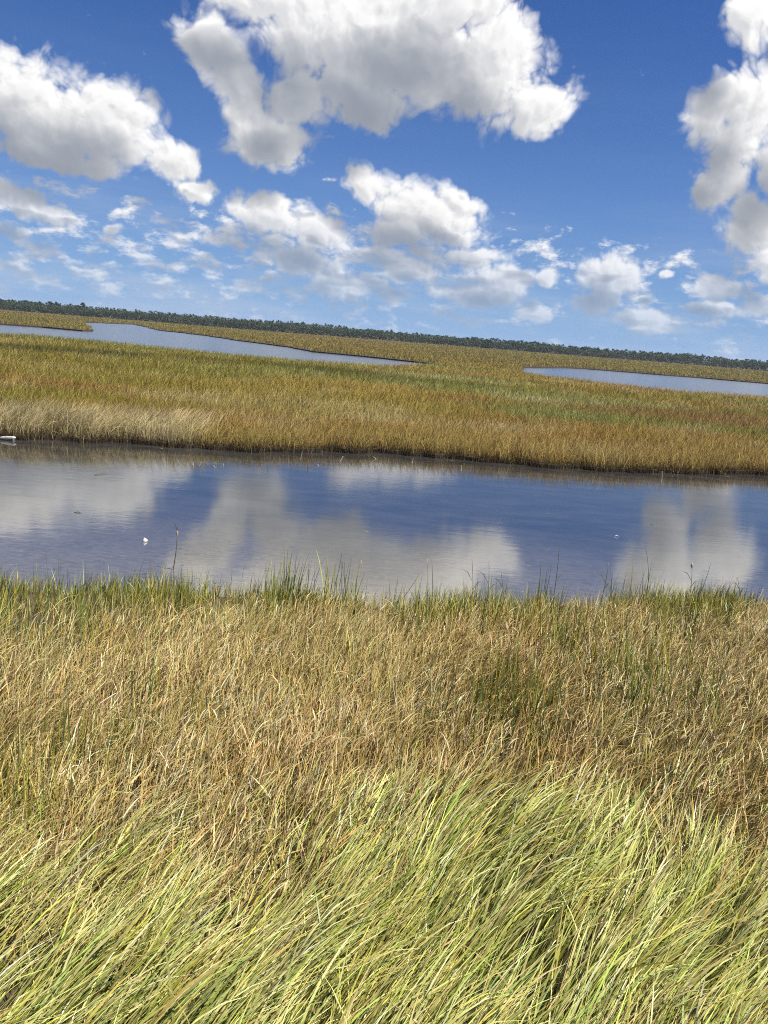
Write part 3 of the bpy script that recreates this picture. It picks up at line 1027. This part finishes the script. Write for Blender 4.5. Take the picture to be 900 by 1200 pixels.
# ------------------------------------------------------------------ reeds standing in the water
def reed(px0, py0, px1, py1, mat, label, rad=0.006, head=None, bow=0.02, name='reed', group='reeds standing at the near water edge', kink=None, leaf=False):
    b = on_plane(px0, py0, 0.0)
    d = ray(px1, py1)
    top = EYE + d * (b[1] / d[1])
    v = top - b
    t = empty(name, tuple(b))
    side = Vector((v[2], 0, -v[0])).normalized() * bow * Vector(v).length
    pts = [(0, 0, -0.35)]
    for i in range(7):
        s = i / 6
        q = Vector(v) * s + side * math.sin(math.pi * s)
        pts.append(tuple(q))
    rr = [rad] + [rad * (1 - 0.6 * i / 6) for i in range(7)]
    tube('stem', pts, rr, mat, t)
    vv = Vector(v)
    if kink:
        k = vv + Vector(kink) * 0.5
        tube('broken_tip', [tuple(vv), tuple(k), tuple(vv + Vector(kink))], [rad * 0.6, rad * 0.6, rad * 0.3], mat, t)
    if head:
        tube('seed_head', [tuple(vv * 0.86), tuple(vv * 0.91), tuple(vv * 0.97), tuple(vv * 1.01)], [rad * 0.6, rad * head, rad * head * 0.8, rad * 0.3], M_STRAW, t)
    if leaf:
        h = vv.length
        for sgn, f0 in ((1, 0.35), (-1, 0.55)):
            o = vv * f0
            l = [o, o + Vector((sgn * 0.10 * h, 0.02, 0.16 * h)), o + Vector((sgn * 0.24 * h, 0.03, 0.22 * h))]
            tube('leaf', [tuple(q) for q in l], [rad * 0.7, rad * 0.9, rad * 0.2], M_GREENSTEM, t, 4)
    tag(t, label, 'reed', group)
    return t


reed(203, 668, 208, 622, M_DARKSTEM, 'tall dark reed with a pale head and hooked tip in the creek at the left', 0.010, head=1.9, kink=(-0.07, 0, 0.20))
reed(393, 684, 401, 646, M_DARKSTEM, 'dark reed of a close pair, right of the creek middle left, taller one', 0.007)
reed(398, 686, 401.5, 657, M_DARKSTEM, 'shorter dark reed beside the taller one of the close pair', 0.006)
reed(416, 688, 423, 656, M_STRAW, 'pale reed folded over at its top above the near bank', 0.006, kink=(0.06, 0, -0.22))
reed(500, 712, 501, 655, M_STRAW, 'bleached pale upright reed at the middle of the near bank', 0.010)
reed(505, 716, 506, 655, M_DARKSTEM, 'dark thin reed just right of the bleached upright reed', 0.006)
reed(470, 704, 493, 670, M_DARKSTEM, 'dark reed slanting to the right, left of the bleached upright reed', 0.005)
reed(553, 712, 553, 654, M_DARKSTEM, 'straight dark reed right of the bleached upright reed', 0.006, leaf=True)
reed(570, 715, 573, 656, M_GREENSTEM, 'green reed with a slender top, second right of the bleached reed', 0.007, leaf=True)
reed(590, 712, 587, 668, M_GREENSTEM, 'leafy green reed leaning left near the middle of the bank', 0.008, leaf=True)
reed(648, 706, 656, 636, M_DARKSTEM, 'tallest dark reed, leaning right over the creek right of middle', 0.007, bow=0.01)
reed(704, 708, 713, 660, M_GREENSTEM, 'green reed with a leaf, between the two tallest dark reeds', 0.008, leaf=True)
reed(757, 704, 756, 638, M_DARKSTEM, 'tall thin dark reed curving at the right of the bank', 0.006, bow=0.05)
reed(808, 704, 811, 660, M_GREENSTEM, 'green reed with a plump seed head at the right of the bank', 0.007, head=3.2, leaf=True)
reed(818, 702, 833, 660, M_DARKSTEM, 'dark reed slanting right beside the one with a plump seed head', 0.006)
reed(868, 706, 864, 676, M_GREENSTEM, 'short green reed near the right end of the near bank', 0.008, leaf=True)

FB = 'broken stalks standing off the far bank'
for (a, b, c_, d_, m_, r_, lab, kk) in [
    (226, 545.5, 226, 541, M_STRAW, 0.022, 'short upright pale stub off the far bank, left end of the row', None),
    (233, 546.5, 236, 541, M_STRAW, 0.014, 'pale stalk slanting right beside the left upright stub', None),
    (252, 548, 250, 545, M_STRAW, 0.012, 'tiny forked pale stalk left of the middle of the row', (0.06, 0, 0.08)),
    (262, 546, 262, 543, M_STRAW, 0.012, 'tiny upright pale stalk right of the forked one', None),
    (361, 548.5, 360.5, 541, M_DARKSTEM, 0.014, 'dark upright stalk with a pale scrap at its foot off the far bank', None),
    (374, 546, 371, 543.5, M_STRAW, 0.010, 'low pale bent stalk right of the dark upright one', (0.08, 0, -0.05)),
    (398, 541, 402, 534.5, M_STRAW, 0.020, 'boldest bleached stalk, slanting right, off the far bank', None),
    (441, 538, 437, 535, M_STRAW, 0.012, 'pale stalk leaning left, right end of the row off the far bank', None),
    (352, 538, 354, 529, M_STRAW, 0.010, 'slim pale stalk close under the far bank left of the boldest one', None),
    (314, 549, 314, 543, M_DARKSTEM, 0.010, 'dark single stalk in open water in the middle of the row', None),
]:
    reed(a, b, c_, d_, m_, lab, r_, bow=0.03, name='broken_reed', group=FB, kink=kk)
for (px, py, ph, lab) in [(483, 546.5, 541, 'pale stub under the far bank at the middle of the creek'), (775, 569, 556, 'tall bleached stub under the far bank toward the right'), (540, 556, 549, 'bleached stub under the far bank right of the middle')]:
    reed(px, py - 4, px + 1, ph - 4, M_STRAW, lab, 0.016, name='broken_reed', group=FB)


# straw and scum drifting along both shores, too fine to count
n = 1500
x = rng.uniform(-9, 10, n)
y = edge_y(x) + rng.exponential(0.9, n)
k = rng.random(n) < sstep(fbm(x, y, 0.8, 151.0), 0.42, 0.62)
x, y = x[k], y[k]
xf = rng.uniform(-22, 24, 700)
yf = bank_y(xf) - 0.15 - rng.exponential(0.6, 700) - 100 * (rng.random(700) < 0.7)
x, y = np.concatenate([x, xf]), np.concatenate([y, yf])
n = len(x)
c = jit(pick([(0.45, 0.38, 0.25), (0.05, 0.045, 0.03), (0.18, 0.16, 0.08)], [0.35, 0.4, 0.25], n), 0.25)
tag(blades('floating_straw', np.stack([x, y, np.full(n, 0.004)], 1), rng.uniform(0.03, 0.14, n), rng.uniform(0.004, 0.012, n), rng.normal(0, 0.6, n) + np.where(rng.random(n) < 0.5, 0, 3.14),
           np.full(n, math.radians(88)), np.full(n, math.radians(90)), c, c, 2, M_DRY, twist=rng.normal(0, 0.2, n)),
    'fine bits of straw drifting on the creek along both banks', 'debris', kind='stuff')

# ------------------------------------------------------------------ small things on the water
def prism_mesh(name, outline, depth, mat, parent=None, bev=0.008):
    import bmesh
    bm = bmesh.new()
    vs = [bm.verts.new((x, 0, z)) for x, z in outline]
    f = bm.faces.new(vs)
    r = bmesh.ops.extrude_face_region(bm, geom=[f])
    for e in r['geom']:
        if isinstance(e, bmesh.types.BMVert):
            e.co.y += depth
    bmesh.ops.recalc_face_normals(bm, faces=bm.faces)
    bmesh.ops.bevel(bm, geom=bm.edges[:], offset=bev, segments=2, affect='EDGES')
    me = bpy.data.meshes.new(name)
    bm.to_mesh(me)
    bm.free()
    me.materials.append(mat)
    o = bpy.data.objects.new(name, me)
    COL.objects.link(o)
    if parent is not None:
        o.parent = parent
    return o


p = on_plane(10, 516.0, 0.0)
bd = empty('broken_board', (p[0], p[1] - 0.1, 0.0))
bd.rotation_euler = (0, 0, math.radians(-8))
prism_mesh('plank', [(-0.24, 0.07), (-0.20, 0.055), (0.20, 0.085), (0.225, 0.10), (0.19, 0.135), (-0.02, 0.125), (-0.22, 0.10)], 0.13, M_WHITE, bd)
prism_mesh('foot', [(0.175, -0.06), (0.21, -0.06), (0.215, 0.083), (0.18, 0.080)], 0.06, M_GREY, bd, 0.004)
tag(bd, 'white broken board lying at the far water edge at the left', 'board')


def lathe(name, prof, mat, parent, seg=20):
    v, f = [], []
    for (r, z) in prof:
        for s in range(seg):
            t = 2 * math.pi * s / seg
            v.append((r * math.cos(t), r * math.sin(t), z))
    for i in range(len(prof) - 1):
        for s in range(seg):
            s2 = (s + 1) % seg
            f.append((i * seg + s, i * seg + s2, (i + 1) * seg + s2, (i + 1) * seg + s))
    f.append(tuple(range(seg))[::-1])
    f.append(tuple((len(prof) - 1) * seg + s for s in range(seg)))
    me = bpy.data.meshes.new(name)
    me.from_pydata(v, [], f)
    for q in me.polygons:
        q.use_smooth = True
    me.materials.append(mat)
    o = bpy.data.objects.new(name, me)
    COL.objects.link(o)
    o.parent = parent
    return o


p = on_plane(170.5, 634.5, 0.0)
fl_ = empty('float', (p[0], p[1], 0.0))
fl_.rotation_euler = (math.radians(14), math.radians(-18), 0)
lathe('ball', [(0.004, -0.045), (0.024, -0.038), (0.040, -0.015), (0.045, 0.010), (0.040, 0.034), (0.024, 0.052), (0.011, 0.058)], M_WHITE, fl_)
lathe('band', [(0.0445, -0.006), (0.0475, -0.004), (0.0475, 0.008), (0.0458, 0.011)], M_GREY, fl_)
lathe('neck', [(0.011, 0.055), (0.012, 0.066), (0.009, 0.074), (0.003, 0.076)], M_WHITE, fl_)
tag(fl_, 'small round white float drifting in the creek at the left', 'float')

p = on_plane(720, 629, 0.0)
tw = empty('twig', (p[0], p[1], 0.012))
tw.scale = (0.7, 0.7, 0.7)
tube('stalk', [(0, 0, 0), (0.05, 0.03, 0.012), (0.11, 0.06, 0.035)], [0.006, 0.008, 0.006], M_WHITE, tw, 6)
tube('fork', [(0.112, 0.061, 0.036), (0.118, 0.03, 0.02), (0.122, -0.01, -0.004)], [0.006, 0.006, 0.003], M_WHITE, tw, 6)
tag(tw, 'small bleached bent twig floating on the blue part of the creek', 'twig')
p = on_plane(764, 615, 0.0)
tw = empty('twig', (p[0], p[1], 0.004))
tube('stalk', [(-0.045, 0, 0), (0.0, 0.012, 0.010), (0.045, -0.005, 0)], [0.004, 0.006, 0.003], M_DARKSTEM, tw, 6)
tag(tw, 'dark sliver of twig floating right of the bleached twig', 'twig')
p = on_plane(91, 601, 0.0)
tw = empty('twig', (p[0], p[1], 0.004))
tube('stalk', [(-0.07, 0, 0), (0.0, 0.03, 0.012), (0.08, 0.0, 0)], [0.005, 0.010, 0.004], M_DARKSTEM, tw, 6)
tag(tw, 'dark waterlogged twig floating on the cloud reflection at the left', 'twig')
p = on_plane(118, 556, 0.0)
tw = empty('twig', (p[0], p[1], 0.004))
tube('stalk', [(-0.10, -0.16, 0), (0.0, 0.0, 0.014), (0.10, 0.18, 0.02)], [0.006, 0.009, 0.004], M_DARKSTEM, tw, 6)
tag(tw, 'dark slanting twig floating nearer the far bank at the left', 'twig')

# ------------------------------------------------------------------ humid air
HAZE = 0.00014
if HAZE:
    hx, hy0, hy1, hz0, hz1 = 1850, -450, 2750, -1.6, 13.4
    me = bpy.data.meshes.new('haze')
    me.from_pydata([(-hx, hy0, hz0), (hx, hy0, hz0), (hx, hy1, hz0), (-hx, hy1, hz0), (-hx, hy0, hz1), (hx, hy0, hz1), (hx, hy1, hz1), (-hx, hy1, hz1)], [],
                   [(0, 3, 2, 1), (4, 5, 6, 7), (0, 1, 5, 4), (1, 2, 6, 5), (2, 3, 7, 6), (3, 0, 4, 7)])
    m, n, out = new_mat('humid_air')
    pv = n.node('ShaderNodeVolumePrincipled', None, Color=(0.80, 0.90, 1.0, 1), Density=HAZE, Anisotropy=0.2)
    m.node_tree.links.new(pv.outputs[0], out.inputs['Volume'])
    me.materials.append(m)
    hz_ob = bpy.data.objects.new('haze', me)
    COL.objects.link(hz_ob)
    tag(hz_ob, 'thin humid air that greys the distant woods', 'haze', kind='stuff')

# ------------------------------------------------------------------ render settings
vs = scene.view_settings
scene.display_settings.display_device = 'sRGB'
vs.view_transform = 'Standard'
vs.look = 'None'
vs.exposure = 0.80
vs.gamma = 1.0
scene.render.engine = 'CYCLES'
scene.cycles.use_denoising = False
scene.cycles.filter_width = 1.05
scene.cycles.max_bounces = 6
scene.cycles.diffuse_bounces = 2
scene.cycles.glossy_bounces = 3
scene.cycles.transmission_bounces = 4
scene.cycles.sample_clamp_indirect = 6.0
